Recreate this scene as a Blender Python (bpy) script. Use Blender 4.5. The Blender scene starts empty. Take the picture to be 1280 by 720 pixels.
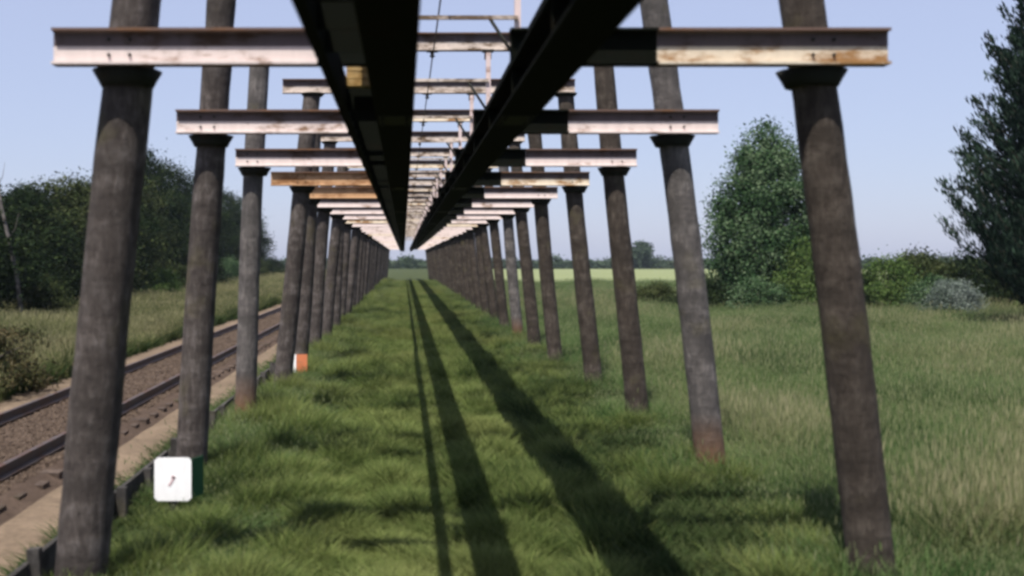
import bpy, math, random
import numpy as np
from mathutils import Vector, Matrix

random.seed(7)
RNG = np.random.default_rng(7)
sc = bpy.context.scene
COL = sc.collection
PI = math.pi

# ------------------------------------------------------------------ camera
EYE = 2.60
cam_d = bpy.data.cameras.new("camera")
cam = bpy.data.objects.new("camera", cam_d)
COL.objects.link(cam)
cam.location = (0, 0, EYE)
cam.rotation_euler = (PI / 2, 0, 0)
cam_d.sensor_width = 36
cam_d.lens = 36 * 1400 / 1280
cam_d.shift_x = 135 / 1280
cam_d.shift_y = -35 / 1280
cam_d.clip_end = 6000
cam_d.clip_start = 0.05
cam_d.dof.use_dof = True
cam_d.dof.focus_distance = 30
cam_d.dof.aperture_fstop = 1.35
sc.camera = cam

# ------------------------------------------------------------------ sky + sun
LAT, LON = 0.215, 0.46            # sideways / along-line run of a shadow per metre of height
to_sun = Vector((-LAT, -LON, 1)).normalized()
elev = math.asin(to_sun.z)
azim = math.atan2(to_sun.x, to_sun.y)      # from +Y towards +X
world = bpy.data.worlds.new("World")
sc.world = world
world.use_nodes = True
wn = world.node_tree
bg = wn.nodes["Background"]
sky = wn.nodes.new("ShaderNodeTexSky")
sky.sky_type = 'NISHITA'
sky.sun_disc = False
sky.sun_elevation = elev
sky.sun_rotation = azim
sky.altitude = 50
sky.air_density = 1.0
sky.dust_density = 1.1
sky.ozone_density = 4.0
veil = wn.nodes.new("ShaderNodeMix")          # thin even summer veil over the whole sky
veil.data_type = 'RGBA'
veil.inputs[0].default_value = 0.62
veil.inputs[7].default_value = (4.55, 4.85, 6.75, 1)
wn.links.new(sky.outputs[0], veil.inputs[6])
wn.links.new(veil.outputs[2], bg.inputs[0])
bg.inputs[1].default_value = 0.086
sun_d = bpy.data.lights.new("sun", 'SUN')
sun_d.energy = 5.0
sun_d.angle = math.radians(0.5)
sun_d.color = (1.0, 0.94, 0.86)
sun = bpy.data.objects.new("sun", sun_d)
COL.objects.link(sun)
sun.rotation_euler = (-to_sun).to_track_quat('-Z', 'Y').to_euler()
sun.location = (-5, -10, 30)
sc.view_settings.view_transform = 'Standard'
sc.view_settings.look = 'None'
sc.view_settings.exposure = 0.66
sc.view_settings.gamma = 1
sc.cycles.filter_width = 3.0
sc.cycles.max_bounces = 5
sc.cycles.transparent_max_bounces = 6

# ------------------------------------------------------------------ materials
def new_mat(name):
    m = bpy.data.materials.new(name)
    m.use_nodes = True
    nt = m.node_tree
    return m, nt, nt.nodes["Principled BSDF"]

def noise(nt, vec, scale, detail=4, rough=0.55):
    n = nt.nodes.new("ShaderNodeTexNoise")
    n.inputs["Scale"].default_value = scale
    n.inputs["Detail"].default_value = detail
    n.inputs["Roughness"].default_value = rough
    nt.links.new(vec, n.inputs["Vector"])
    return n.outputs["Fac"]

def ramp(nt, fac, stops):
    r = nt.nodes.new("ShaderNodeValToRGB")
    el = r.color_ramp.elements
    while len(el) < len(stops):
        el.new(0.5)
    for e, (p, c) in zip(el, stops):
        e.position = p
        e.color = (*c, 1)
    nt.links.new(fac, r.inputs[0])
    return r.outputs[0]

def mapping(nt, vec, scale):
    n = nt.nodes.new("ShaderNodeMapping")
    n.inputs["Scale"].default_value = scale
    nt.links.new(vec, n.inputs["Vector"])
    return n.outputs[0]

def mix(nt, fac, a, b, blend='MIX'):
    n = nt.nodes.new("ShaderNodeMix")
    n.data_type = 'RGBA'
    n.blend_type = blend
    for s, v in ((n.inputs[0], fac), (n.inputs[6], a), (n.inputs[7], b)):
        if isinstance(v, (int, float)):
            s.default_value = v
        elif isinstance(v, tuple):
            s.default_value = (*v, 1)
        else:
            nt.links.new(v, s)
    return n.outputs[2]

def bump(nt, bs, h, strength, dist=0.02):
    b = nt.nodes.new("ShaderNodeBump")
    b.inputs["Strength"].default_value = strength
    b.inputs["Distance"].default_value = dist
    nt.links.new(h, b.inputs["Height"])
    nt.links.new(b.outputs[0], bs.inputs["Normal"])

def pos(nt):
    return nt.nodes.new("ShaderNodeNewGeometry").outputs["Position"]

def objco(nt):
    return nt.nodes.new("ShaderNodeTexCoord").outputs["Object"]

def mat_wood(name, dark, mid, light, rust=None):
    m, nt, bs = new_mat(name)
    p = pos(nt)
    g1 = noise(nt, mapping(nt, p, (7, 7, 2.2)), 2.4, 7, .72)
    g2 = noise(nt, mapping(nt, p, (1.0, 1.0, 3.2)), 1.7, 5, .65)
    gm = nt.nodes.new("ShaderNodeMath"); gm.operation = 'MULTIPLY_ADD'
    nt.links.new(g2, gm.inputs[0]); gm.inputs[1].default_value = .34
    gs = nt.nodes.new("ShaderNodeMath"); gs.operation = 'MULTIPLY'
    nt.links.new(g1, gs.inputs[0]); gs.inputs[1].default_value = .66
    nt.links.new(gs.outputs[0], gm.inputs[2])
    g = gm.outputs[0]
    c = ramp(nt, g, [(.38, dark), (.50, mid), (.62, light)])
    blot = noise(nt, mapping(nt, p, (1.5, 1.5, 3.2)), 1.3, 3)
    c = mix(nt, ramp(nt, blot, [(.40, (0, 0, 0)), (.68, (1, 1, 1))]), c, tuple(x * .55 for x in mid))
    moss = noise(nt, p, 2.1, 4)
    c = mix(nt, ramp(nt, moss, [(.58, (0, 0, 0)), (.78, (.6, .6, .6))]), c, (.085, .075, .035))
    if rust:
        sep = nt.nodes.new("ShaderNodeSeparateXYZ")
        nt.links.new(p, sep.inputs[0])
        mr = nt.nodes.new("ShaderNodeMapRange")
        mr.inputs[1].default_value = .9
        mr.inputs[2].default_value = .25
        nt.links.new(sep.outputs[2], mr.inputs[0])
        c = mix(nt, mr.outputs[0], c, rust)
    nt.links.new(c, bs.inputs["Base Color"])
    bs.inputs["Roughness"].default_value = .92
    bs.inputs["Specular IOR Level"].default_value = .2
    bump(nt, bs, g, 1.0, .05)
    return m

def mat_paint(name, base, rustc, amount, rough=.6, spec=.3):
    """old painted steel: chips, drips and rust blotches"""
    m, nt, bs = new_mat(name)
    p = pos(nt)
    a = noise(nt, mapping(nt, p, (1.0, 1.0, 2.5)), 2.3, 6, .7)
    b = noise(nt, mapping(nt, p, (9, 9, 1.5)), 1.6, 5, .6)
    c = mix(nt, ramp(nt, b, [(.35, (0, 0, 0)), (.7, (.45, .45, .45))]), base, tuple(x * .72 for x in base))
    k = ramp(nt, a, [(.70 - amount * .42, (0, 0, 0)), (.80 - amount * .34, (1, 1, 1))])
    r2 = mix(nt, b, rustc, tuple(x * .5 for x in rustc))
    c = mix(nt, k, c, r2)
    nt.links.new(c, bs.inputs["Base Color"])
    bs.inputs["Roughness"].default_value = rough
    bs.inputs["Specular IOR Level"].default_value = spec
    bump(nt, bs, a, .25, .01)
    return m

def mat_leaf(name, c1, c2, c3, trans=.35, scale=.8):
    m, nt, bs = new_mat(name)
    geo = nt.nodes.new("ShaderNodeNewGeometry")
    n = noise(nt, geo.outputs["Position"], scale, 3)
    add = nt.nodes.new("ShaderNodeMath"); add.operation = 'MULTIPLY_ADD'
    nt.links.new(geo.outputs["Random Per Island"], add.inputs[0])
    add.inputs[1].default_value = .35
    nt.links.new(n, add.inputs[2])
    c = ramp(nt, add.outputs[0], [(.45, c1), (.66, c2), (.9, c3)])
    nt.links.new(c, bs.inputs["Base Color"])
    bs.inputs["Roughness"].default_value = .8
    bs.inputs["Specular IOR Level"].default_value = .06
    tr = nt.nodes.new("ShaderNodeBsdfTranslucent")
    nt.links.new(c, tr.inputs[0])
    mx = nt.nodes.new("ShaderNodeMixShader")
    mx.inputs[0].default_value = trans
    nt.links.new(bs.outputs[0], mx.inputs[1])
    nt.links.new(tr.outputs[0], mx.inputs[2])
    nt.links.new(mx.outputs[0], nt.nodes["Material Output"].inputs[0])
    return m

def mat_grass(name, low, mid, high, patch, tip):
    m, nt, bs = new_mat(name)
    p = pos(nt)
    uv = nt.nodes.new("ShaderNodeUVMap").outputs[0]
    sep = nt.nodes.new("ShaderNodeSeparateXYZ")
    nt.links.new(uv, sep.inputs[0])
    oi = nt.nodes.new("ShaderNodeObjectInfo")
    n = noise(nt, mapping(nt, p, (1, .7, 1)), .55, 5, .6)
    ad = nt.nodes.new("ShaderNodeMath"); ad.operation = 'MULTIPLY_ADD'
    nt.links.new(oi.outputs["Random"], ad.inputs[0])
    ad.inputs[1].default_value = .30
    nt.links.new(n, ad.inputs[2])
    c = ramp(nt, ad.outputs[0], [(.42, low), (.62, mid), (.85, high)])
    n2 = noise(nt, mapping(nt, p, (.8, .5, 1)), .35, 3)
    c = mix(nt, ramp(nt, n2, [(.50, (0, 0, 0)), (.68, (.9, .9, .9))]), c, patch)
    tm = nt.nodes.new("ShaderNodeMapRange")
    tm.inputs[1].default_value = .72
    tm.inputs[2].default_value = 1.0
    nt.links.new(sep.outputs[1], tm.inputs[0])
    tmul = nt.nodes.new("ShaderNodeMath"); tmul.operation = 'MULTIPLY'
    nt.links.new(tm.outputs[0], tmul.inputs[0])
    nt.links.new(oi.outputs["Random"], tmul.inputs[1])
    c = mix(nt, tmul.outputs[0], c, tip)
    nt.links.new(c, bs.inputs["Base Color"])
    bs.inputs["Roughness"].default_value = .85
    bs.inputs["Specular IOR Level"].default_value = .05
    tr = nt.nodes.new("ShaderNodeBsdfTranslucent")
    nt.links.new(c, tr.inputs[0])
    mx = nt.nodes.new("ShaderNodeMixShader")
    mx.inputs[0].default_value = .28
    nt.links.new(bs.outputs[0], mx.inputs[1])
    nt.links.new(tr.outputs[0], mx.inputs[2])
    nt.links.new(mx.outputs[0], nt.nodes["Material Output"].inputs[0])
    return m

def mat_ground(name, stops, scale=.5, bumps=.6, fine=9):
    m, nt, bs = new_mat(name)
    p = pos(nt)
    a = noise(nt, p, scale, 6, .65)
    b = noise(nt, p, fine, 5, .7)
    mm = nt.nodes.new("ShaderNodeMath"); mm.operation = 'MULTIPLY_ADD'
    nt.links.new(b, mm.inputs[0]); mm.inputs[1].default_value = .5
    mm2 = nt.nodes.new("ShaderNodeMath"); mm2.operation = 'MULTIPLY'
    nt.links.new(a, mm2.inputs[0]); mm2.inputs[1].default_value = .5
    nt.links.new(mm2.outputs[0], mm.inputs[2])
    c = ramp(nt, mm.outputs[0], stops)
    nt.links.new(c, bs.inputs["Base Color"])
    bs.inputs["Roughness"].default_value = .95
    bs.inputs["Specular IOR Level"].default_value = .1
    bump(nt, bs, b, bumps, .04)
    return m

M = {}
M['pole_l'] = mat_wood('weathered_pole', (.034, .028, .026), (.074, .062, .056), (.145, .128, .120))
M['pole_r'] = mat_wood('brown_pole', (.028, .022, .018), (.060, .048, .039), (.105, .088, .073))
M['pole_rust'] = mat_wood('stained_pole', (.06, .055, .052), (.115, .105, .10), (.19, .17, .16), rust=(.15, .075, .035))
M['white'] = mat_paint('white_steel', (.62, .53, .50), (.24, .14, .08), .36)
M['white_worn'] = mat_paint('worn_white_steel', (.60, .52, .41), (.32, .17, .06), .52)
M['cream'] = mat_paint('stained_cream_steel', (.55, .47, .41), (.14, .09, .05), .62)
M['web_shade'] = mat_paint('shaded_web_steel', (.115, .09, .092), (.08, .05, .035), .5, .8, .15)  # web tone with the top flange's shade painted into it
M['rust'] = mat_paint('rusty_steel', (.46, .28, .15), (.27, .13, .05), .55)
M['black'] = mat_paint('bitumen_steel', (.006, .007, .005), (.011, .009, .006), .35, .95, .03)
M['dark'] = mat_paint('dark_steel', (.022, .023, .020), (.04, .028, .018), .4, .85, .12)
M['brown'] = mat_paint('brown_primer_steel', (.13, .085, .07), (.20, .10, .05), .5, .8, .15)
M['wire'] = mat_paint('copper_wire', (.06, .045, .04), (.09, .05, .03), .3)
M['post'] = mat_paint('pink_primer_steel', (.62, .50, .48), (.30, .16, .10), .35)
M['timber'] = mat_wood('yellow_timber', (.22, .12, .04), (.42, .27, .10), (.55, .40, .20))
M['plank'] = mat_wood('grey_plank', (.028, .026, .024), (.065, .060, .056), (.13, .12, .112))
M['sign_white'] = mat_paint('sign_white', (.86, .86, .86), (.6, .58, .54), .0, .5)
M['sign_green'] = mat_paint('sign_green', (.008, .065, .022), (.015, .04, .02), .3, .7)
M['sign_orange'] = mat_paint('sign_orange', (.62, .20, .09), (.5, .22, .12), .4, .6)
M['sign_red'] = mat_paint('sign_red', (.55, .40, .41), (.5, .4, .4), .1, .5)
M['rail'] = mat_paint('rail_steel', (.07, .055, .05), (.09, .045, .025), .6, .55)
M['sleeper'] = mat_wood('sleeper_wood', (.045, .032, .025), (.09, .066, .052), (.15, .11, .085))
M['bark'] = mat_wood('bark', (.04, .035, .03), (.08, .07, .055), (.13, .11, .09))
M['pale_bark'] = mat_wood('pale_bark', (.08, .072, .068), (.15, .135, .125), (.22, .20, .185))
M['ground'] = mat_ground('meadow_ground', [(.35, (.020, .026, .010)), (.5, (.040, .052, .018)), (.66, (.08, .09, .035))])
M['field'] = mat_ground('far_field', [(.3, (.13, .16, .075)), (.5, (.17, .195, .09)), (.7, (.21, .225, .115))], .05, .3, 2)
M['ballast'] = mat_ground('ballast', [(.3, (.035, .024, .018)), (.5, (.085, .060, .045)), (.68, (.15, .108, .080))], 1.5, 1.0, 28)
M['sand'] = mat_ground('sandy_path', [(.3, (.080, .060, .042)), (.5, (.150, .112, .078)), (.7, (.24, .18, .125))], .8, .6, 12)
M['stone'] = mat_ground('stone', [(.3, (.04, .028, .021)), (.5, (.09, .066, .050)), (.7, (.15, .112, .086))], 6, .5, 30)
M['leaf_oak'] = mat_leaf('oak_leaf', (.004, .009, .004), (.010, .021, .007), (.032, .046, .016), .15)
M['leaf_mid'] = mat_leaf('ash_leaf', (.012, .020, .007), (.032, .046, .015), (.075, .085, .034), .2)
M['leaf_poplar'] = mat_leaf('poplar_leaf', (.014, .036, .013), (.045, .088, .036), (.13, .18, .10), .25)
M['leaf_bright'] = mat_leaf('bright_leaf', (.026, .055, .014), (.062, .105, .028), (.12, .17, .055), .3)
M['leaf_grey'] = mat_leaf('willow_leaf', (.06, .085, .06), (.11, .14, .115), (.18, .21, .19), .3)
M['leaf_brown'] = mat_leaf('bramble_leaf', (.022, .028, .012), (.06, .055, .025), (.11, .085, .045), .25)
M['needle'] = mat_leaf('needles', (.003, .008, .005), (.007, .018, .011), (.035, .062, .040), .06)
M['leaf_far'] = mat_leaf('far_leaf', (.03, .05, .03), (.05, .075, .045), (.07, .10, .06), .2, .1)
M['g_mown'] = mat_grass('grass_mown', (.024, .044, .012), (.084, .124, .032), (.160, .195, .060), (.150, .165, .052), (.20, .21, .085))
M['g_tall'] = mat_grass('grass_tall', (.015, .042, .012), (.052, .108, .030), (.105, .175, .056), (.125, .170, .066), (.22, .235, .12))
M['g_straw'] = mat_grass('grass_straw', (.075, .115, .04), (.145, .17, .07), (.23, .23, .115), (.10, .14, .05), (.31, .29, .17))
M['g_verge'] = mat_grass('grass_verge', (.03, .045, .015), (.085, .105, .038), (.16, .175, .07), (.18, .175, .085), (.30, .27, .15))
M['g_weed'] = mat_grass('weeds', (.012, .024, .008), (.026, .048, .014), (.05, .075, .026), (.05, .06, .025), (.08, .09, .04))

# ------------------------------------------------------------------ object helpers
def tag(o, label=None, cat=None, group=None, kind=None):
    if label: o['label'] = label
    if cat: o['category'] = cat
    if group: o['group'] = group
    if kind: o['kind'] = kind
    return o

def empty(name, loc=(0, 0, 0), rz=0, **kw):
    o = bpy.data.objects.new(name, None)
    o.empty_display_size = .3
    COL.objects.link(o)
    o.location = loc
    o.rotation_euler.z = rz
    return tag(o, **kw)

def link(name, mesh, parent=None, loc=(0, 0, 0), rot=(0, 0, 0)):
    o = bpy.data.objects.new(name, mesh)
    COL.objects.link(o)
    o.location = loc
    o.rotation_euler = rot
    if parent: o.parent = parent
    return o

class MB:
    def __init__(s):
        s.v, s.f, s.sm = [], [], []
    def add(s, vs, fs, smooth=False):
        n = len(s.v)
        s.v += [tuple(p) for p in vs]
        s.f += [tuple(i + n for i in f) for f in fs]
        s.sm += [smooth] * len(fs)
        return s
    def box(s, x0, x1, y0, y1, z0, z1, mat=None):
        vs = [(x, y, z) for z in (z0, z1) for x, y in ((x0, y0), (x1, y0), (x1, y1), (x0, y1))]
        if mat is not None: vs = [mat @ Vector(v) for v in vs]
        return s.add(vs, [(3, 2, 1, 0), (4, 5, 6, 7), (0, 1, 5, 4), (1, 2, 6, 5), (2, 3, 7, 6), (3, 0, 4, 7)])
    def prism(s, prof, axis, a, b):
        """closed profile (list of 2D) swept along axis 'x' or 'y' from a to b"""
        n = len(prof)
        P = (lambda t, p: (t, p[0], p[1])) if axis == 'x' else (lambda t, p: (p[0], t, p[1]))
        vs = [P(a, p) for p in prof] + [P(b, p) for p in prof]
        fs = [(i, (i + 1) % n, n + (i + 1) % n, n + i) for i in range(n)]
        if axis == 'y': fs = [f[::-1] for f in fs]
        s.add(vs, fs)
        return s
    def tube(s, pts, rads, seg=10, cap=True, jit=0, rng=random):
        n = len(s.v)
        pts = [Vector(p) for p in pts]
        for i, p in enumerate(pts):
            d = (pts[min(i + 1, len(pts) - 1)] - pts[max(i - 1, 0)]).normalized()
            up = Vector((0, 1, 0)) if abs(d.y) < .9 else Vector((1, 0, 0))
            u = d.cross(up).normalized(); w = d.cross(u)
            for k in range(seg):
                a = 2 * PI * k / seg
                r = rads[i] * (1 + (rng.uniform(-jit, jit) if jit else 0))
                s.v.append(tuple(p + u * math.cos(a) * r + w * math.sin(a) * r))
        for i in range(len(pts) - 1):
            for k in range(seg):
                a, b = n + i * seg + k, n + i * seg + (k + 1) % seg
                s.f.append((a, b, b + seg, a + seg)); s.sm.append(True)
        if cap:
            s.f.append(tuple(n + k for k in range(seg))[::-1]); s.sm.append(False)
            e = n + (len(pts) - 1) * seg
            s.f.append(tuple(e + k for k in range(seg))); s.sm.append(False)
        return s
    def mesh(s, name, mat):
        me = bpy.data.meshes.new(name)
        me.from_pydata(s.v, [], s.f)
        me.polygons.foreach_set("use_smooth", s.sm)
        me.materials.append(mat)
        # consistent outward normals
        import bmesh
        bm = bmesh.new(); bm.from_mesh(me)
        bmesh.ops.recalc_face_normals(bm, faces=bm.faces)
        bm.to_mesh(me); bm.free()
        me.update()
        return me
    def obj(s, name, mat, parent=None, loc=(0, 0, 0), rot=(0, 0, 0)):
        return link(name, s.mesh(name, mat), parent, loc, rot)

def np_mesh(name, V, F, mat, uv=None):
    me = bpy.data.meshes.new(name)
    V = np.asarray(V, np.float32); F = np.asarray(F, np.int32)
    me.vertices.add(len(V)); me.vertices.foreach_set("co", V.ravel())
    k = F.shape[1]
    me.loops.add(F.size); me.loops.foreach_set("vertex_index", F.ravel())
    me.polygons.add(len(F))
    me.polygons.foreach_set("loop_start", np.arange(0, F.size, k, dtype=np.int32))
    me.polygons.foreach_set("loop_total", np.full(len(F), k, np.int32))
    if uv is not None:
        l = me.uv_layers.new(name="UVMap")
        l.data.foreach_set("uv", np.asarray(uv, np.float32)[F.ravel()].ravel())
    me.materials.append(mat)
    me.update(calc_edges=True)
    return me

def i_profile(c, z0, w, h, tf, tw, bev=.004):
    """I-section outline centred at c, bottom at z0"""
    a, b, t = c - w / 2, c + w / 2, tw / 2
    z1 = z0 + h
    r = .012
    return [(a, z0), (b, z0), (b, z0 + tf), (c + t + r, z0 + tf), (c + t, z0 + tf + r), (c + t, z0 + h * .52), (c + t, z1 - tf - r),
            (c + t + r, z1 - tf), (b, z1 - tf), (b, z1), (a, z1), (a, z1 - tf), (c - t - r, z1 - tf),
            (c - t, z1 - tf - r), (c - t, z0 + h * .52), (c - t, z0 + tf + r), (c - t - r, z0 + tf), (a, z0 + tf)]

def i_caps(mb, axis, t, c, z0, w, h, tf, tw):
    P = (lambda p: (t, p[0], p[1])) if axis == 'x' else (lambda p: (p[0], t, p[1]))
    for (x0, x1, a, b) in ((c - w / 2, c + w / 2, z0, z0 + tf), (c - tw / 2, c + tw / 2, z0 + tf, z0 + h - tf), (c - w / 2, c + w / 2, z0 + h - tf, z0 + h)):
        mb.add([P((x0, a)), P((x1, a)), P((x1, b)), P((x0, b))], [(0, 1, 2, 3)])

def i_beam(mb, axis, a, b, c, z0, w=.20, h=.26, tf=.020, tw=.014):
    mb.prism(i_profile(c, z0, w, h, tf, tw), axis, a, b)
    i_caps(mb, axis, a, c, z0, w, h, tf, tw)
    i_caps(mb, axis, b, c, z0, w, h, tf, tw)
    return mb

# ------------------------------------------------------------------ the setting
def grid_sheet(name, x0, x1, y0, y1, nx, ny, zf, mat):
    xs = np.linspace(x0, x1, nx); ys = np.linspace(y0, y1, ny)
    X, Y = np.meshgrid(xs, ys)
    V = np.stack([X, Y, zf(X, Y)], -1).reshape(-1, 3)
    i = np.arange(nx - 1)[None, :] + nx * np.arange(ny - 1)[:, None]
    F = np.stack([i, i + 1, i + 1 + nx, i + nx], -1).reshape(-1, 4)
    o = link(name, np_mesh(name, V, F, mat))
    o.data.polygons.foreach_set("use_smooth", [True] * len(F))
    return tag(o, kind='structure')

grid_sheet('ground', -3000, 3000, -40, 5000, 3, 3, lambda X, Y: X * 0, M['ground'])
grid_sheet('far_field', 9, 240, 96, 320, 12, 12, lambda X, Y: X * 0 + .004, M['field'])

def rough(X, Y, amp, s=1.0):
    return amp * (np.sin(X * 3.1 * s + Y * 1.7 * s) + np.sin(X * 5.3 * s - Y * 2.9 * s + 1) + np.sin(Y * 4.1 * s + 2)) / 3
# sandy path between trestle and track, running up into the ballast shoulder
def bed_z(X, Y):
    d = np.abs(X + 5.225)
    return np.clip(.16 - np.clip(d - 1.15, 0, 9) * .55, -.03, .16) - .012 + rough(X, Y, .016)
grid_sheet('ballast_bed', -7.1, -3.35, -6, 200, 16, 700, lambda X, Y: bed_z(X, Y), M['ballast'])
grid_sheet('sandy_path', -4.32, -2.80, -6, 200, 10, 600, lambda X, Y: .050 + rough(X, Y, .014) - .02 * (X + 4.3), M['sand'])
grid_sheet('track_shoulder', -7.9, -6.0, -6, 200, 8, 500, lambda X, Y: .060 + rough(X, Y, .012), M['sand'])

# railway track
TRK = -5.225
trk = empty('railway_track', (TRK, 0, 0), label='old rusty railway track on ballast along the left of the trestle', cat='railway track')
# rails
prof = [(-.07, 0), (.07, 0), (.07, .012), (.012, .03), (.010, .10), (.034, .112), (.034, .145), (-.034, .145), (-.034, .112), (-.010, .10), (-.012, .03), (-.07, .012)]
rb = MB().prism(prof, 'y', -6, 200).mesh('rail', M['rail'])
for s in (-1, 1):
    link('rail', rb, trk, (s * .7515, 0, .18))
slp = MB().box(-1.25, 1.25, -.12, .12, 0, .13).mesh('sleeper', M['sleeper'])
i = 0
y = -5.6
while y < 170:
    link('sleeper', slp, trk, (random.uniform(-.03, .03), y, .012 + random.uniform(-.008, .006)), (0, 0, random.uniform(-.015, .015)))
    y += .62
# loose stones
def scatter_object(name, pts, rot, scl, idx, protos, kind='stuff', label=None, cat=None):
    me = bpy.data.meshes.new(name)
    n = len(pts)
    me.vertices.add(n); me.vertices.foreach_set("co", np.asarray(pts, np.float32).ravel())
    a = me.attributes.new("rot", 'FLOAT_VECTOR', 'POINT'); a.data.foreach_set("vector", np.asarray(rot, np.float32).ravel())
    a = me.attributes.new("scl", 'FLOAT_VECTOR', 'POINT'); a.data.foreach_set("vector", np.asarray(scl, np.float32).ravel())
    a = me.attributes.new("idx", 'INT', 'POINT'); a.data.foreach_set("value", np.asarray(idx, np.int32))
    o = link(name, me)
    tag(o, label, cat, None, kind)
    col = bpy.data.collections.new(name + "_kinds")
    for k, pm in enumerate(protos):
        col.objects.link(bpy.data.objects.new(f"{name}_kind_{k}", pm))
    ng = bpy.data.node_groups.new(name + "_nodes", 'GeometryNodeTree')
    ng.interface.new_socket("Geometry", in_out='INPUT', socket_type='NodeSocketGeometry')
    ng.interface.new_socket("Geometry", in_out='OUTPUT', socket_type='NodeSocketGeometry')
    N, L = ng.nodes, ng.links
    gi, go = N.new("NodeGroupInput"), N.new("NodeGroupOutput")
    ci = N.new("GeometryNodeCollectionInfo")
    ci.inputs[0].default_value = col
    ci.inputs[1].default_value = True
    ci.inputs[2].default_value = True
    ip = N.new("GeometryNodeInstanceOnPoints")
    def attr(nm, t):
        q = N.new("GeometryNodeInputNamedAttribute"); q.data_type = t
        q.inputs[0].default_value = nm
        return q.outputs[0]
    L.new(gi.outputs[0], ip.inputs["Points"])
    L.new(ci.outputs[0], ip.inputs["Instance"])
    ip.inputs["Pick Instance"].default_value = True
    L.new(attr("idx", 'INT'), ip.inputs["Instance Index"])
    L.new(attr("rot", 'FLOAT_VECTOR'), ip.inputs["Rotation"])
    L.new(attr("scl", 'FLOAT_VECTOR'), ip.inputs["Scale"])
    L.new(ip.outputs[0], go.inputs[0])
    md = o.modifiers.new("scatter", 'NODES'); md.node_group = ng
    return o

def stone_mesh(k):
    r = random.Random(k)
    mb = MB()
    vs = [(0, 0, 1), (0, 0, -1)] + [(math.cos(a * PI / 3) , math.sin(a * PI / 3), r.uniform(-.3, .3)) for a in range(6)]
    vs = [tuple(c * r.uniform(.7, 1.1) for c in v) for v in vs]
    mb.add(vs, [(0, 2 + a, 2 + (a + 1) % 6) for a in range(6)] + [(1, 2 + (a + 1) % 6, 2 + a) for a in range(6)])
    return mb.mesh('stone', M['stone'])
n = 26000
X = RNG.uniform(-6.2, -4.2, n); Y = 6 + 44 * RNG.random(n) ** 1.5
Z = bed_z(X, Y) + .004
s = RNG.uniform(.018, .036, n)
scatter_object('ballast_stones', np.stack([X, Y, Z], 1), RNG.uniform(0, 6.28, (n, 3)), np.stack([s, s, s * .7], 1),
               RNG.integers(0, 4, n), [stone_mesh(k) for k in range(4)])

# ------------------------------------------------------------------ trestle frames
D, Y0, NFR = 4.35, 8.06, 34
ZB = EYE + 1.40            # underside of the lower crossbeams
ZU = EYE + 3.18            # underside of the upper crossbeams
BH, UH = .26, .27
ORD = ('nearest second third fourth fifth sixth seventh eighth ninth tenth eleventh twelfth thirteenth fourteenth fifteenth sixteenth '
       'seventeenth eighteenth nineteenth twentieth twenty-first twenty-second twenty-third twenty-fourth twenty-fifth twenty-sixth '
       'twenty-seventh twenty-eighth twenty-ninth thirtieth thirty-first thirty-second thirty-third thirty-fourth').split()

def pole_mesh(xb, xt, mat, seed, seg=20, rr=1.0):
    r = random.Random(seed)
    mb = MB()
    n = 26 if seg > 12 else 8
    pts, rad = [], []
    ph = r.uniform(0, 6)
    for i in range(n):
        t = i / (n - 1)
        z = -.3 + t * (ZU - .05 + .3)
        pts.append((xb + (xt - xb) * (z / ZU) + .018 * math.sin(t * 5 + ph), .018 * math.sin(t * 4 + ph * 2), z))
        rad.append((.180 - .018 * t + r.uniform(-.003, .003)) * rr)
    mb.tube(pts, rad, seg, True, .018 if seg > 12 else 0, r)
    return mb.mesh('pole', mat)
ZM = EYE + 1.36
LEAN_L = {0: (-2.42, -2.05), 1: (-2.42, -2.18), 2: (-2.44, -2.27), 3: (-2.38, -1.95), 4: (-2.42, -2.16)}
LEAN_R = {0: (3.53, 3.02), 1: (3.52, 3.03), 2: (3.56, 3.19), 3: (3.62, 3.24), 4: (3.51, 3.12)}
for k_ in range(-2, 4 + 200):
    if k_ not in LEAN_L:
        LEAN_L[k_] = (-2.42, -2.12 + (random.uniform(-.09, .09) if 4 < k_ < 10 else .06 * math.sin(k_ % 4 * 1.9)))
        LEAN_R[k_] = (3.53, 3.10 + (random.uniform(-.08, .08) if 4 < k_ < 10 else .06 * math.cos(k_ % 4 * 2.3)))
def xl(k, z): b, m = LEAN_L[k]; return b + (m - b) * z / ZM
def xr(k, z): b, m = LEAN_R[k]; return b + (m - b) * z / ZM
def pole_set(k, q):
    hi = 20 if k < 8 else 10
    ml = M['pole_rust'] if k in (2,) else M['pole_l']
    mr = M['pole_rust'] if k in (1, 6) else M['pole_r']
    return (pole_mesh(xl(q, 0), xl(q, ZU), ml, 11 + k, hi, 1.09 if k == 0 else (1.0 if k != 2 else .92)),
            pole_mesh(xr(q, 0), xr(q, ZU), mr, 77 + k, hi, .96))
shared_far = [pole_set(20 + j, 20 + j) for j in range(4)]
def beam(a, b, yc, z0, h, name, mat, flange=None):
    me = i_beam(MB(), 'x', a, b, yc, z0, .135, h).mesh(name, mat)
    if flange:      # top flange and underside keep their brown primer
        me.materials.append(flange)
        me.materials.append(M['web_shade'])
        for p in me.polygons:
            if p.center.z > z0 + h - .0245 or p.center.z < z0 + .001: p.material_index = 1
            elif p.center.z > z0 + h * .52: p.material_index = 2  # upper web half: flange shadow put in as colour
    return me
BM = {}
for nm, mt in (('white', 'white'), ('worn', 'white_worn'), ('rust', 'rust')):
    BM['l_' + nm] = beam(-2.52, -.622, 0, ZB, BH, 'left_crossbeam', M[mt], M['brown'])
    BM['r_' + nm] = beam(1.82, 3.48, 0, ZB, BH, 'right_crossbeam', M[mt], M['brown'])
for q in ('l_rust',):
    BM[q].materials[2] = M['rust']
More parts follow.
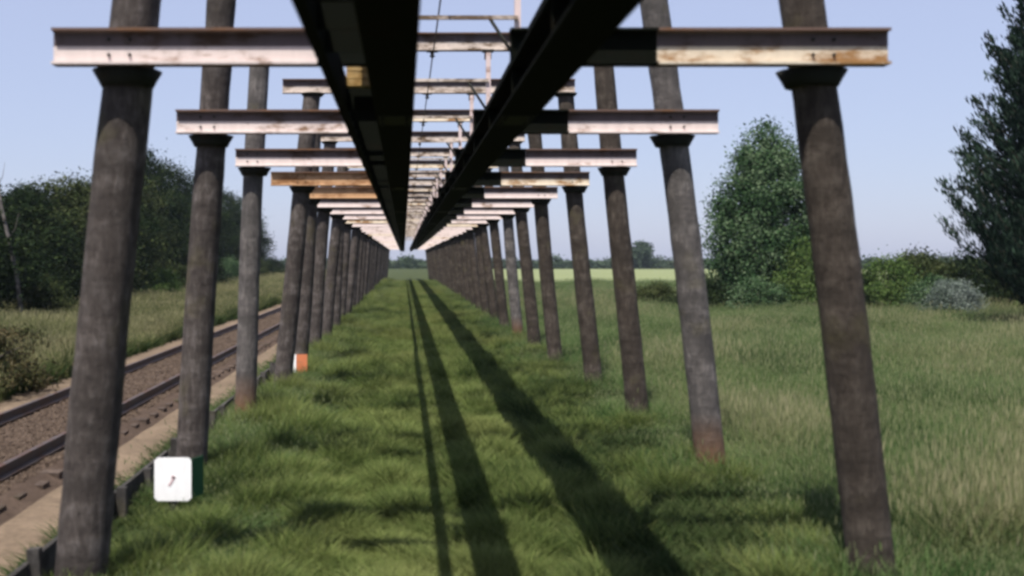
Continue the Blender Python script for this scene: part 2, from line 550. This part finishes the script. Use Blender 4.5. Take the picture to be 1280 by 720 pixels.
BM['sleeve'] = beam(.762, 1.818, 0, ZB, BH, 'beam_sleeve', M['black'])
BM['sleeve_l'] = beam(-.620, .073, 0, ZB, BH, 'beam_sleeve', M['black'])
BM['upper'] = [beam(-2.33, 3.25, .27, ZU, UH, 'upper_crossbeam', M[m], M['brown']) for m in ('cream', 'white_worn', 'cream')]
col = MB().tube([(0, 0, 0), (0, 0, .05), (0, 0, .118)], [.19, .215, .255], 20)
BM['saddle'] = col.mesh('saddle', M['dark'])
col = MB().tube([(0, 0, 0), (0, 0, .03), (0, 0, .058)], [.18, .21, .23], 16)
BM['cap'] = col.mesh('pole_cap', M['dark'])
BM['hanger'] = MB().box(-.034, .034, -.034, .034, ZB + BH + .001, ZU - .06).mesh('hanger', M['post'])
BM['shoe'] = MB().box(-.05, .05, -.05, .05, ZU - .14, ZU - .001).box(-.085, .085, -.07, .07, ZU - .030, ZU - .002).mesh('hanger_shoe', M['dark'])
BM['tie'] = MB().box(-.43, 1.27, -.018, .018, -.022, .022).mesh('tie_bar', M['cream'])
def brace(x0, z0, x1, z1):
    return MB().tube([(x0, -.03, z0), (x1, -.03, z1)], [.020, .020], 8).mesh('knee_brace', M['dark'])
BM['brace_r'] = brace(.95, EYE + 2.70, 1.30, EYE + 2.16)
BM['brace_l'] = brace(-.11, EYE + 2.70, -.46, EYE + 2.16)
ins = MB().tube([(0, 0, 0), (0, 0, .03), (0, 0, .05), (0, 0, .085)], [.018, .045, .02, .04], 8)
ins.box(-.09, .09, -.02, .02, .085, .105)
BM['insul'] = ins.mesh('insulator', M['dark'])
for k in range(-2, NFR):
    if k == 0: lab = 'trestle frame of leaning poles nearest the camera, its white crossbeams spanning widest'
    elif k == 1: lab = 'second trestle frame from the camera, its left pole standing behind the white square marker'
    elif k == 2: lab = 'third trestle frame from the camera, its left pole stained rust orange at the foot'
    elif k == 3: lab = 'fourth trestle frame from the camera, with a rust orange left crossbeam'
    elif k == 4: lab = 'fifth trestle frame from the camera, its left pole above the orange and white marker'
    elif k > 4: lab = f'{ORD[k]} trestle frame from the camera in the long row of grey poles'
    else: lab = 'trestle frame standing just behind the camera' if k == -1 else 'trestle frame farther behind the camera'
    yk = Y0 + D * k
    fr = empty('trestle_frame', (random.uniform(-.015, .015) if k > 2 else 0, yk, 0), label=lab, cat='trestle frame',
               group='trestle frames carrying the elevated girders')
    pl, pr = pole_set(k, k) if 0 <= k < 10 else shared_far[k % 4]
    link('left_pole', pl, fr, (0, .27, 0))
    link('right_pole', pr, fr, (0, .27, 0))
    kl = 'rust' if k in (3, 4) else ('worn' if k in (8, 13, 19, 26) else 'white')
    kr = 'worn' if k in (0, 3, 9, 15, 22) else 'white'
    jl = 0 if k < 3 else random.uniform(-.05, .03)
    l = link('left_crossbeam', BM['l_' + kl], fr)
    if k in (3, 4): l['label'] = 'rust orange steel crossbeam'
    link('right_crossbeam', BM['r_' + kr], fr)
    link('beam_sleeve', BM['sleeve'], fr)
    link('beam_sleeve', BM['sleeve_l'], fr)
    link('upper_crossbeam', BM['upper'][k % 3], fr)
    link('saddle', BM['saddle'], fr, (xl(k, ZB - .06), .25, ZB - .120))
    link('saddle', BM['saddle'], fr, (xr(k, ZB - .06), .25, ZB - .120))
    link('pole_cap', BM['cap'], fr, (xl(k, ZU), .27, ZU - .060))
    link('pole_cap', BM['cap'], fr, (xr(k, ZU), .27, ZU - .060))
    for hx, br in ((1.27, 'brace_r'), (-.43, 'brace_l')):
        link('hanger', BM['hanger'], fr, (hx, .12, 0))
        link('hanger_shoe', BM['shoe'], fr, (hx, .20, 0))
        if k < 14: link('knee_brace', BM[br], fr, (0, .10, 0))
    link('tie_bar', BM['tie'], fr, (0, .066, EYE + 2.70))
    link('insulator', BM['insul'], fr, (.43, .27, ZU - .107))

BOLT = MB().tube([(0, 0, 0), (0, -.018, 0)], [.013, .011], 6).mesh('bolt', M['dark'])
for fr in [o for o in COL.objects if o.name.startswith('trestle_frame')]:
    k = round((fr.location.y - Y0) / D)
    if not 0 <= k < 5: continue
    for px_ in (xl(k, ZB), xr(k, ZB)):
        for dx in (-.075, .075):
            for dz in (.075, .185):
                link('bolt', BOLT, fr, (px_ + dx, -.008, ZB + dz))

# longitudinal girders hung under the crossbeams
YA, YE = -5.2, Y0 + D * (NFR - 1) + .3
GB, GH = EYE + 1.15, .249
def girder(name, xc, label):
    g = empty(name, (xc, 0, 0), label=label, cat='girder', group='pair of black running girders')
    i_beam(MB(), 'y', YA, YE, 0, GB, .30, GH, .022, .018).obj('running_beam', M['black'], g)
    sp = MB().box(-.13, .13, -.30, .30, GB - .012, GB - .001)
    for a in (-.10, .10):
        for b in (-.24, -.12, .12, .24):
            sp.tube([(a, b, GB - .028), (a, b, GB - .012)], [.016, .016], 6)
    spm = sp.mesh('splice_plate', M['dark'])
    st = MB().box(-.135, -.010, -.008, .008, GB + .023, GB + GH - .023).box(.010, .135, -.008, .008, GB + .023, GB + GH - .023).mesh('stiffener', M['black'])
    k = 0
    yy = Y0 - 2 * D
    while yy < YE - .5:
        link('stiffener', st, g, (0, yy, 0)); link('stiffener', st, g, (0, yy + D / 2, 0))
        if k % 2 == 0: link('splice_plate', spm, g, (0, yy + 1.1, 0))
        yy += D; k += 1
    return g
gl = girder('running_girder', -.075, 'left black running girder overhead, with side plates and a timber block')
gr = girder('running_girder', .91, 'right black running girder overhead, hung under the dark beam sleeves')
MB().box(-.10, .12, YA, YE - .3, EYE + 1.664, EYE + 1.86).obj('added_shadow_bar', M['black'], gr, (.18, 0, 0))  # added bar, hidden behind the girder, to widen its shadow on the ground
# outer guide plate and diaphragms of the left girder
MB().box(-.030, .030, YA, YE, GB, GB + GH - .002).obj('guide_plate', M['black'], gl, (-.395, 0, 0))
di = MB().box(-.364, -.152, -.006, .006, GB + .01, GB + GH - .003).mesh('diaphragm', M['black'])
yy = Y0 - D - .55
while yy < YE - 1:
    if not (6.45 < yy < Y0 + .44): link('diaphragm', di, gl, (0, yy, 0))
    yy += .62
tb = MB()
for j in range(3):
    tb.box(-.362, -.153, 0 + j * .004, .12 + j * .003, EYE + 1.325 + j * .058, EYE + 1.325 + j * .058 + .050)
tb.obj('timber_block', M['timber'], gl, (0, Y0 + .45, 0))

# contact wire under the upper crossbeams
w = MB()
pts = []
for k in range(-2, NFR):
    yk = Y0 + D * k + .27
    pts.append((.43, yk, ZU - .107))
    if k < NFR - 1: pts.append((.43, yk + D / 2, ZU - .135))
w.tube(pts, [.011] * len(pts), 6)
tag(w.obj('overhead_wire', M['wire']), 'thin dark wire running lengthwise under the upper crossbeams', 'wire')

# ------------------------------------------------------------------ timber edging along the path
edge = empty('timber_edging', (-2.74, 0, 0), label='low grey timber edging of boards and stakes beside the sandy path', cat='edging')
stk = MB().box(-.045, .045, -.045, .045, -.15, .52).mesh('stake', M['plank'])
for kk in range(30):
    y0 = 1.0 + kk * 2.4
    for r_, (a, b) in enumerate(((.0, .20), (.208, .40))):
        b2 = MB().box(-.020, .020, .01, 2.38, a - (.1 if r_ == 0 else 0), b)
        b2.obj('board', M['plank'], edge, (random.uniform(-.012, .012), y0, random.uniform(-.012, .012)),
               (0, random.uniform(-.05, .05), random.uniform(-.006, .006)))
    link('stake', stk, edge, (.07, y0, random.uniform(-.08, .03)), (random.uniform(-.05, .05), random.uniform(-.08, .08), 0))
    link('stake', stk, edge, (.07, y0 + 1.2, random.uniform(-.12, .03)), (random.uniform(-.05, .05), random.uniform(-.08, .08), 0))

# ------------------------------------------------------------------ markers
mk = empty('line_marker', (-2.25, 10.9, 0), label='white square marker with a green side panel on a dark stake', cat='marker')
MB().tube([(0, .05, -.2), (0, .05, .30)], [.020, .045], 8).add([], []).box(-.045, .045, .022, .075, .2, .60).obj('stake', M['dark'], mk)
fp = MB(); b = .03
ww, z0, z1 = .180, .255, .675
pr = [(-ww + b, z0), (ww - b, z0), (ww, z0 + b), (ww, z1 - b), (ww - b, z1), (-ww + b, z1), (-ww, z1 - b), (-ww, z0 + b)]
vs = [(x, 0, z) for x, z in pr] + [(x, .014, z) for x, z in pr]
fp.add(vs, [tuple(range(8)), tuple(range(15, 7, -1))] + [(i, i + 8, (i + 1) % 8 + 8, (i + 1) % 8) for i in range(8)])
front = fp.obj('front_panel', M['sign_white'], mk)
side = MB().box(0, .20, 0, .012, z0 + .03, z1 - .01, Matrix.Rotation(math.radians(66), 4, 'Z')).obj('side_panel', M['sign_green'], mk, (ww + .004, .004, 0))
side['label'] = 'green side panel'
# faint slanted red mark
mm_ = MB().box(-.011, .011, -.004, -.001, -.062, .040, Matrix.Rotation(math.radians(32), 4, 'Y'))
mm_.box(-.022, .016, -.004, -.001, .018, .046, Matrix.Rotation(math.radians(20), 4, 'Y'))
mm_.obj('painted_mark', M['sign_red'], front, (-.004, 0, .455))

m2 = empty('line_marker', (-2.25, 23.6, .07), label='orange and white marker low in the grass before the fifth left pole', cat='marker')
MB().box(-.03, .03, .02, .06, -.2, .42).obj('stake', M['dark'], m2)
MB().box(0, .23, 0, .012, .06, .54, Matrix.Rotation(math.radians(8), 4, 'Z')).obj('orange_panel', M['sign_orange'], m2, (-.02, 0, 0))
MB().box(-.22, 0, 0, .012, .04, .54, Matrix.Rotation(math.radians(-38), 4, 'Z')).obj('white_panel', M['sign_white'], m2, (-.024, 0, 0))

# ------------------------------------------------------------------ grass
def clump(seed, n, h, spread, width, lean, seedhead=0):
    r = np.random.default_rng(seed)
    V, F, UV = [], [], []
    for _ in range(n):
        a = r.uniform(0, 2 * PI); rad = spread * math.sqrt(r.random())
        bx, by = rad * math.cos(a), rad * math.sin(a)
        d = r.uniform(0, 2 * PI); hh = h * r.uniform(.55, 1.1); ln = hh * lean * r.uniform(.2, 1.3)
        fa = r.uniform(0, 2 * PI); wx, wy = math.cos(fa) * width, math.sin(fa) * width
        b0 = len(V)
        for t, ww in ((0, 1), (.4, .9), (.75, .6)):
            cx = bx + math.cos(d) * ln * t * t; cy = by + math.sin(d) * ln * t * t; cz = hh * t * (1 - .12 * t * lean)
            V += [(cx - wx * ww, cy - wy * ww, cz), (cx + wx * ww, cy + wy * ww, cz)]
            UV += [(0, t), (1, t)]
        V.append((bx + math.cos(d) * ln, by + math.sin(d) * ln, hh * (1 - .12 * lean))); UV.append((.5, 1))
        V.append(V[-1]); UV.append((.5, 1))
        F += [(b0, b0 + 1, b0 + 3, b0 + 2), (b0 + 2, b0 + 3, b0 + 5, b0 + 4), (b0 + 4, b0 + 5, b0 + 7, b0 + 6)]
        if r.random() < seedhead:
            # feathery seed head on a stalk
            sx, sy, sz = V[-1]; b1 = len(V)
            w2 = width * 1.25
            for t, ww in ((0, .4), (.5, 1), (1, .3)):
                V += [(sx - math.cos(fa) * w2 * ww, sy - math.sin(fa) * w2 * ww, sz + h * .13 * t), (sx + math.cos(fa) * w2 * ww, sy + math.sin(fa) * w2 * ww, sz + h * .13 * t)]
                UV += [(0, 1), (1, 1)]
            F += [(b1, b1 + 1, b1 + 3, b1 + 2), (b1 + 2, b1 + 3, b1 + 5, b1 + 4)]
    return V, F, UV

def clumps(name, mat, count, **kw):
    out = []
    for k in range(count):
        V, F, UV = clump(k * 13 + len(name), **kw)
        out.append(np_mesh(name + '_clump', V, F, mat, UV))
    return out

def grass(name, n, x0f, x1f, ymin, ymax, pw, smin, smax, protos, zf=None, keep=None, grow=.012, hf=None):
    t = RNG.random(n)
    # density falls with distance
    Y = ymin + (ymax - ymin) * t ** pw
    a, b = x0f(Y), x1f(Y)
    X = a + (b - a) * RNG.random(n)
    if keep is not None:
        k = keep(X, Y); X, Y = X[k], Y[k]
    n = len(X)
    patch = .5 + .25 * np.sin(X * .9 + 1.3 * np.sin(Y * .35)) + .25 * np.sin(Y * .55 + 2 * np.sin(X * .4))
    s = (smin + (smax - smin) * (.35 * RNG.random(n) + .65 * patch)) * (1 + grow * np.maximum(Y - 12, 0) * .25)
    if hf is not None: s = s * hf(X, Y)
    wid = np.maximum(1, 1 + grow * np.maximum(Y - 10, 0))
    Z = np.zeros(n) if zf is None else zf(X, Y)
    scatter_object(name, np.stack([X, Y, Z], 1), np.stack([RNG.uniform(-.08, .08, n), RNG.uniform(-.08, .08, n), RNG.uniform(0, 6.28, n)], 1),
                   np.stack([wid, wid, s], 1), RNG.integers(0, len(protos), n), protos)

c_mown = clumps('mown', M['g_mown'], 6, n=46, h=.34, spread=.16, width=.0042, lean=.85)
c_tall = clumps('tall', M['g_tall'], 6, n=52, h=.62, spread=.21, width=.0045, lean=.75, seedhead=.22)
c_verge = clumps('verge', M['g_verge'], 5, n=48, h=.72, spread=.20, width=.005, lean=.6, seedhead=.2)
c_weed = clumps('weed', M['g_weed'], 4, n=34, h=.36, spread=.16, width=.010, lean=.8)
one = lambda v: (lambda Y: np.full_like(Y, v))
step = lambda t: np.clip(t, 0, 1) ** 2 * (3 - 2 * np.clip(t, 0, 1))
tuft = lambda X, Y: (1 + np.where(X > .45, .12, .55) * step((np.abs(X - .45) - .9) / 1.6)) * (.42 + .85 * np.clip(np.sin(X * 4.7 + 2 * np.sin(Y * 1.3)) * np.sin(Y * 2.9 + 1.5 * np.sin(X * 2.2)) + .35, 0, 1.2))
grass('mown_grass', 42000, one(-2.45), one(3.6), 5, 120, 2.0, .45, 1.15, c_mown, hf=tuft)
grass('row_foot_grass', 6500, one(-2.66), one(-1.2), 5, 110, 1.8, .35, .75, c_tall,
      hf=lambda X, Y: (.45 + .55 * step((-1.1 - X) / .9)) * np.where((X < -1.95) & (Y < 11.3), .5, 1))
grass('meadow_grass', 52000, one(1.55), lambda Y: np.minimum(5.5 + .62 * Y, 60), 5, 105, 1.9, .50, 1.25, c_tall,
      hf=lambda X, Y: (.28 + .72 * step((X - 2.4) / 3.2)) * np.where(Y < 11, .45 + .55 * step((Y - 5) / 6), 1), keep=lambda X, Y: RNG.random(len(X)) < .15 + .85 * step((X - 1.5) / 1.6))
c_straw = clumps('straw', M['g_straw'], 4, n=30, h=.85, spread=.28, width=.0035, lean=.5, seedhead=.9)
def straw_keep(X, Y):
    v = np.sin(X * .75 + 1.7 * np.sin(Y * .28)) * np.sin(Y * .42 + 1.2 * np.sin(X * .5) + .8)
    return RNG.random(len(X)) < np.clip(.03 + (v - .12) * 1.2, .03, .7)
grass('straw_grass', 9000, one(4.2), lambda Y: np.minimum(5.5 + .62 * Y, 60), 9, 70, 1.5, .7, 1.15, c_straw, keep=straw_keep)
# dark nettles and dock in the strip along the right poles and by the edging
def nettle_keep(X, Y):
    v = np.sin(X * 2.1 + 1.9 * np.sin(Y * .7)) * np.sin(Y * 1.15 + 1.3 * np.sin(X * 1.4) + 2.2)
    return RNG.random(len(X)) < np.where((Y < 10.4) & (X < 3.4), .95, np.clip(.06 + (v - .1) * 1.5, .03, .8))
c_nettle = clumps('nettle', M['g_weed'], 4, n=44, h=.62, spread=.18, width=.009, lean=.7)
grass('nettles', 6500, one(1.9), one(4.3), 6, 60, 1.5, .5, 1.0, c_nettle, keep=nettle_keep, hf=lambda X, Y: np.where(Y < 10.4, .75, .72))
# uncut tufts round the feet of the poles
fx, fy = [], []
for k in range(0, 26):
    for side_x, n_ in ((LEAN_R[k][0], 60), (LEAN_L[k][0], 26)):
        if k == 0 and side_x < 0: n_ = 8
        for _ in range(n_):
            a_ = random.uniform(0, 2 * PI); r_ = .22 + abs(random.gauss(0, .38))
            fx.append(side_x + math.cos(a_) * r_); fy.append(Y0 + D * k + .27 + math.sin(a_) * r_)
fx, fy = np.array(fx), np.array(fy); n_ = len(fx)
fs = RNG.uniform(.40, .95, n_) * np.where(fx < 0, .55, 1.0)
scatter_object('pole_foot_grass', np.stack([fx, fy, fx * 0], 1), np.stack([fx * 0, fx * 0, RNG.uniform(0, 6.28, n_)], 1),
               np.stack([fs, fs, fs], 1), RNG.integers(0, 6, n_), c_tall)
grass('verge_grass', 17000, lambda Y: -6.4 - .36 * Y, one(-7.35), 9, 175, 1.6, .55, 1.35, c_verge,
      keep=lambda X, Y: (X > -19))
grass('path_weeds', 4600, one(-2.98), one(-2.35), 5, 110, 1.6, .35, 1.05, c_weed)
grass('shoulder_weeds', 2600, one(-8.2), one(-7.3), 8, 110, 1.4, .8, 1.9, c_weed)

# ------------------------------------------------------------------ trees
def leaves(centres, normals, size, aspect, rng, droop=0.0):
    n = len(centres)
    d = rng.normal(size=(n, 3)) + normals * 1.1
    d /= np.linalg.norm(d, axis=1, keepdims=True)
    u = np.cross(d, rng.normal(size=(n, 3))); u /= np.linalg.norm(u, axis=1, keepdims=True)
    v = np.cross(d, u)
    s = size * rng.uniform(.6, 1.35, (n, 1))
    u = u * s; v = v * s * aspect
    V = np.stack([centres - u, centres - v * .9 + u * .1, centres + u, centres + v * .9 + u * .1], 1).reshape(-1, 3)
    F = np.arange(4 * n).reshape(-1, 4)
    return V, F

def crown_points(rng, nclump, per, env, csize):
    """env(t)->radius for t in 0..1 (height fraction); returns clustered points"""
    H, zb, prof = env
    t = rng.random(nclump * 3)
    r = prof(t)
    keep = rng.random(nclump * 3) < r / r.max()
    t, r = t[keep][:nclump], r[keep][:nclump]
    n = len(t)
    a = rng.uniform(0, 2 * PI, n)
    q = np.sqrt(rng.uniform(.12, 1.0, n)) * (1 + .12 * np.sin(a * 3 + t * 9) + .08 * np.sin(a * 7 - t * 15))
    c = np.stack([r * q * np.cos(a), r * q * np.sin(a), zb + t * H], 1)
    cs = csize * rng.uniform(.6, 1.3, n)
    P = c[:, None, :] + rng.normal(size=(n, per, 3)) * cs[:, None, None] * np.array([1, 1, .7])
    axis = np.stack([np.zeros(n), np.zeros(n), zb + t * H * .85], 1)
    N = P - axis[:, None, :]
    N /= np.linalg.norm(N, axis=2, keepdims=True) + 1e-6
    return P.reshape(-1, 3), N.reshape(-1, 3), c

def egg(t, R, low=.35, p=.75):
    return R * np.power(np.clip(np.sin(PI * np.power(np.clip(t, 0.001, .999), p)), 0, 1), .6) * (1 - low * t)

def broad_mesh(seed, H, zb, R, nclump, per, size, csize, mat, prof=None):
    r = np.random.default_rng(seed)
    P, N, c = crown_points(r, nclump, per, (H, zb, prof or (lambda t: egg(t, R))), csize)
    V, F = leaves(P, N, size, .6, r)
    V[:, 2] = np.maximum(V[:, 2], .02)
    crown = np_mesh('crown', V, F, mat)
    tr = MB()
    rr = random.Random(seed)
    top = zb + H * .75
    tr.tube([(0, 0, -.2), (.03, .02, top * .3), (-.04, .05, top * .65), (0, 0, top)], [.035 * H * .6 + .05, .028 * H * .6 + .03, .016 * H * .6, .02], 8)
    for j in range(10):
        k = c[rr.randrange(len(c))]
        z = min(k[2] * .6, top * .8)
        tr.tube([(0, 0, z), (k[0] * .5, k[1] * .5, z + (k[2] - z) * .6), tuple(k)], [.03 + .006 * H, .025, .01], 5)
    trunk = tr.mesh('trunk', M['bark'])
    return crown, trunk

def plant(name, meshes, loc, s=(1, 1, 1), rz=0, **kw):
    e = empty(name, loc, rz, **kw)
    e.scale = s
    link('crown', meshes[0], e); link('trunk', meshes[1], e)
    return e

# right: pointed tree at 54 m
poplar = broad_mesh(1, 8.6, .5, 2.8, 560, 130, .078, .36, M['leaf_poplar'], lambda t: 3.05 * np.power(np.clip(np.sin(PI * np.power(np.clip(t, .001, .999), .66)), 0, 1), .6) * (1.05 - .32 * t))
plant('pointed_tree', poplar, (17.5, 54, 0), label='tall pointed green tree behind the first two right poles', cat='tree')
bushb = [broad_mesh(20 + j, 2.4, .0, 1.7, 150, 95, .060, .24, M[m], lambda t: 1.7 * np.power(np.clip(1 - t * t, 0, 1), .5)) for j, m in enumerate(('leaf_bright', 'leaf_poplar', 'leaf_oak', 'leaf_mid', 'leaf_grey'))]
plant('light_bush', bushb[0], (18.3, 50.5, 0), (1.0, 1, 1.45), label='light green bush in front of the pointed tree', cat='bush')
for (x, y, s, zz, j, lab) in (
        (13.6, 51.5, .9, .75, 2, 'dark low bush at the left foot of the pointed tree'),
        (15.8, 50.0, .95, .70, 1, 'mid green bush under the middle of the pointed tree'),
        (12.0, 53.5, .75, .62, 3, 'small bush at the far left end of the shrubs below the pointed tree'),
        (19.9, 50.5, 1.0, .85, 2, 'dark bush between light green bush and the nearest right pole')):
    plant('bush', bushb[j], (x, y, 0), (s, s, zz), random.uniform(0, 6), label=lab, cat='bush', group='shrubs round the pointed tree')
hx = [(21.6, 50, 1.0, 1.10, 0, 'yellow green hedge bush just right of the nearest right pole'),
      (23.6, 51, 1.1, 1.22, 3, 'tall mid green hedge bush, second right of the nearest right pole'),
      (25.8, 51.5, 1.1, 1.18, 2, 'dark hedge bush behind the pale grey shrub'),
      (28.0, 51, 1.1, 1.15, 3, 'hedge bush left of the dark conifer'),
      (22.5, 47.5, .8, .75, 1, 'low bush in front of the left end of the hedge'),
      (27.2, 46.5, .8, .72, 0, 'low leafy bush before the hedge, right of the pale grey shrub'),
      (30.4, 50, 1.2, 1.25, 2, 'dark hedge bush half behind the conifer')]
for (x, y, s, zz, j, lab) in hx:
    plant('hedge_bush', bushb[j], (x, y, 0), (s, s, zz), random.uniform(0, 6), label=lab, cat='bush', group='hedge bushes on the right')
plant('grey_shrub', bushb[4], (22.0, 45, .1), (.85, .7, .70), 1.0, label='pale grey-green shrub in front of the hedge', cat='bush')

# right edge: dark conifer
def conifer(seed, H, R):
    r = np.random.default_rng(seed); rr = random.Random(seed)
    tr = MB(); tr.tube([(0, 0, -.2), (0, 0, H * .5), (0, 0, H)], [.22, .14, .02], 8)
    Cs, Us, Ss = [], [], []
    z = .5
    while z < H * .98:
        t = z / H
        L0 = R * (1 - t) ** .72 * (1.0 if t > .10 else .85)
        nb = 11 if t < .8 else 7
        for j in range(nb):
            a = rr.uniform(0, 2 * PI); L = L0 * rr.uniform(.72, 1.18) + .12
            rise = rr.uniform(.30, .75)
            pts = []
            for q in range(7):
                s_ = q / 6
                pts.append(Vector((math.cos(a) * L * s_, math.sin(a) * L * s_, z + L * (-.10 * math.sin(s_ * PI) + rise * s_ ** 2.0))))
            tr.tube(pts[::2], [.035, .022, .014, .006], 4)
            ns = int(60 + L * 130)
            for _ in range(ns):
                s_ = rr.random() ** .75
                i0 = min(int(s_ * 6), 5); f = s_ * 6 - i0
                p = pts[i0].lerp(pts[i0 + 1], f)
                d = (pts[i0 + 1] - pts[i0]).normalized()
                spread = .62 * (1 - .72 * s_) * (.45 + L / R)
                p = p + Vector((rr.gauss(0, 1), rr.gauss(0, 1), rr.gauss(0, .6))) * spread * .45
                dd = (d + Vector((rr.gauss(0, .3), rr.gauss(0, .3), rr.uniform(.1, .6)))).normalized()
                Cs.append(p); Us.append(dd); Ss.append(rr.uniform(.06, .16))
        z += .24
    C_ = np.array(Cs); U = np.array(Us); S = np.array(Ss)[:, None]
    W = np.cross(U, r.normal(size=U.shape)); W /= np.linalg.norm(W, axis=1, keepdims=True)
    V = np.stack([C_ - U * S, C_ + W * S * .22, C_ + U * S, C_ - W * S * .22], 1).reshape(-1, 3)
    V[:, 2] = np.maximum(V[:, 2], .02)
    return np_mesh('crown', V, np.arange(len(V)).reshape(-1, 4), M['needle']), tr.mesh('trunk', M['bark'])
plant('conifer_tree', conifer(5, 15.5, 4.7), (22.5, 36, 0), label='dark conifer with upswept feathery branches at the right edge', cat='tree')

# left woodland
wood = [broad_mesh(40 + j, 8.2, .3, 3.2, 240, 110, .092, .46, M[m], (lambda a, b: (lambda t: 3.2 * np.power(np.clip(np.sin(PI * np.power(np.clip(t, .02, .999), a)), 0, 1), b)))(*ab))
        for j, (m, ab) in enumerate((('leaf_oak', (.75, .55)), ('leaf_mid', (.7, .5)), ('leaf_oak', (.6, .7)), ('leaf_oak', (.85, .5)), ('leaf_mid', (.62, .65))))]
trees = [  # x, y, height scale, width scale, variety, label
    (-16.6, 42, .62, .95, 0, 'dark tree at the far left edge behind the leaning bare trunk'),
    (-16.9, 50, .68, .80, 2, 'dark tree with a narrow top at the left, beside the pale olive crown'),
    (-17.2, 57, .78, 1.05, 1, 'pale olive round tree just left of the nearest left pole'),
    (-17.5, 65, .84, .95, 3, 'dark tree hidden mostly behind the nearest left pole'),
    (-18.0, 72, 1.05, .90, 4, 'olive green tree just right of the nearest left pole'),
    (-18.4, 80, 1.22, .95, 2, 'tallest dark tree of the left woodland'),
    (-19.0, 90, 1.18, 1.0, 0, 'dark tree left of the second left pole'),
    (-19.5, 101, 1.18, 1.0, 3, 'dark tree behind the second left pole'),
    (-20.0, 113, 1.15, 1.05, 2, 'dark tree between the second and third left poles'),
    (-20.5, 127, 1.20, 1.05, 0, 'dark tree behind the third left pole'),
    (-21.0, 142, 1.20, 1.10, 3, 'rounded dark tree right of the third left pole'),
    (-22.0, 158, 1.10, 1.05, 0, 'last dark tree at the right end of the left woodland')]
for (x, y, hs, ws, j, lab) in trees:
    plant('woodland_tree', wood[j], (x, y, 0), (ws, ws, hs), random.uniform(0, 6), label=lab, cat='tree', group='trees of the left woodland')
for q in range(16):      # second rank closes the wood
    y = 44 + q * 7.6
    plant('woodland_tree', wood[(0, 2, 3)[q % 3]], (-21.5 - .035 * y - random.uniform(0, 2.5), y + random.uniform(-2, 2), 0),
          (1.05, 1.05, (.50 + .0055 * min(y, 110)) * random.uniform(.85, 1.05)), random.uniform(0, 6),
          label='dark tree standing deep in the second rank of the left woodland', cat='tree', group='second rank trees of the left woodland')
ubs = [(-13.8, 43, .7, .8, 3, 'low bush under the woodland at the left edge'), (-14.6, 52, .9, 1.0, 2, 'dark bush under the pale olive tree'),
       (-14.4, 66, .8, .85, 0, 'bright green bush just right of the nearest left pole'), (-15.4, 76, .85, .9, 3, 'olive bush at the wood edge left of the second left pole'),
       (-16.0, 92, 1.0, 1.1, 2, 'dark bush at the wood edge behind the second left pole'), (-16.6, 108, 1.0, 1.1, 1, 'green bush at the wood edge between the second and third left poles'),
       (-17.2, 128, 1.1, 1.2, 3, 'bush at the wood edge right of the third left pole'), (-17.5, 150, 1.1, 1.2, 2, 'farthest bush at the wood edge')]
for (x, y, s, zz, j, lab) in ubs:
    plant('wood_edge_bush', bushb[j], (x, y, 0), (s, s, zz), random.uniform(0, 6), label=lab, cat='bush', group='bushes along the wood edge')
bramble = broad_mesh(60, 1.25, 0, 1.25, 110, 46, .05, .15, M['leaf_brown'], lambda t: 1.25 * np.power(np.clip(1 - t * t, 0, 1), .5))
plant('bramble_bush', bramble, (-7.9, 21.0, 0), (1, 1.1, .95), label='dark brownish bramble bush beside the track at the left edge', cat='bush')
plant('bramble_bush', bramble, (-8.9, 25.5, 0), (.9, 1.0, .8), 2.0, label='brownish bramble bush farther along, behind the front bramble', cat='bush')
lp = MB().tube([(0, 0, -.2), (-.30, 0, 2.2), (-.85, 0, 4.6), (-1.2, 0, 6.8)], [.09, .08, .06, .03], 10, True, .03)
lt = empty('leaning_trunk', (-13.9, 41, 0), label='thin bare grey trunk leaning left before the woodland at the left edge', cat='tree')
link('trunk', lp.mesh('trunk', M['pale_bark']), lt)
bt = MB()
for (z, dx, dz) in ((3.4, .8, .9), (4.4, -.9, .8), (5.3, .6, .9)):
    bx = -.30 - (z - 2.2) * .22
    bt.tube([(bx, 0, z), (bx + dx * .25, .1, z + dz * .4), (bx + dx * .4, .1, z + dz)], [.02, .012, .005], 6)
link('bare_branches', bt.mesh('bare_branches', M['pale_bark']), lt)

# far hedgerow and lone tree
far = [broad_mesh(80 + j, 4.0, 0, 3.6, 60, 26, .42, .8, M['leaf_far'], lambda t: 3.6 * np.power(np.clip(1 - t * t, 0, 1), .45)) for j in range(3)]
nh = 0
for q in range(46):
    x = -34 + q * 5.6 + random.uniform(-1, 1)
    plant('hedgerow_bush', far[q % 3], (x, 336 + random.uniform(-4, 4), -.2), (1, 1, random.uniform(.62, .92)), random.uniform(0, 6),
          label='far hazy bush in the hedgerow closing the pale field', cat='bush', group='bushes of the far hedgerow')
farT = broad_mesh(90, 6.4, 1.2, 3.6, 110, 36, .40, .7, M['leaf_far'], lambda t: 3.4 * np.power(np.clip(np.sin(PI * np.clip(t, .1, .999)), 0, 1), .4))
plant('lone_tree', farT, (69, 328, 0), (1, 1, 1.0), label='lone distant tree on the horizon beyond the pale field', cat='tree')

# ------------------------------------------------------------------ summer haze
hz = MB().box(-420, 420, -30, 420, -1, 16).mesh('haze', M['ground'])
hz.materials.clear()
hm = bpy.data.materials.new('haze_air'); hm.use_nodes = True
hn = hm.node_tree; hn.nodes.clear()
ho = hn.nodes.new("ShaderNodeOutputMaterial"); hv = hn.nodes.new("ShaderNodeVolumePrincipled")
hv.inputs["Color"].default_value = (.72, .82, 1, 1)
hv.inputs["Density"].default_value = .00015
hn.links.new(hv.outputs[0], ho.inputs["Volume"])
hz.materials.append(hm)
tag(link('haze', hz), kind='stuff')
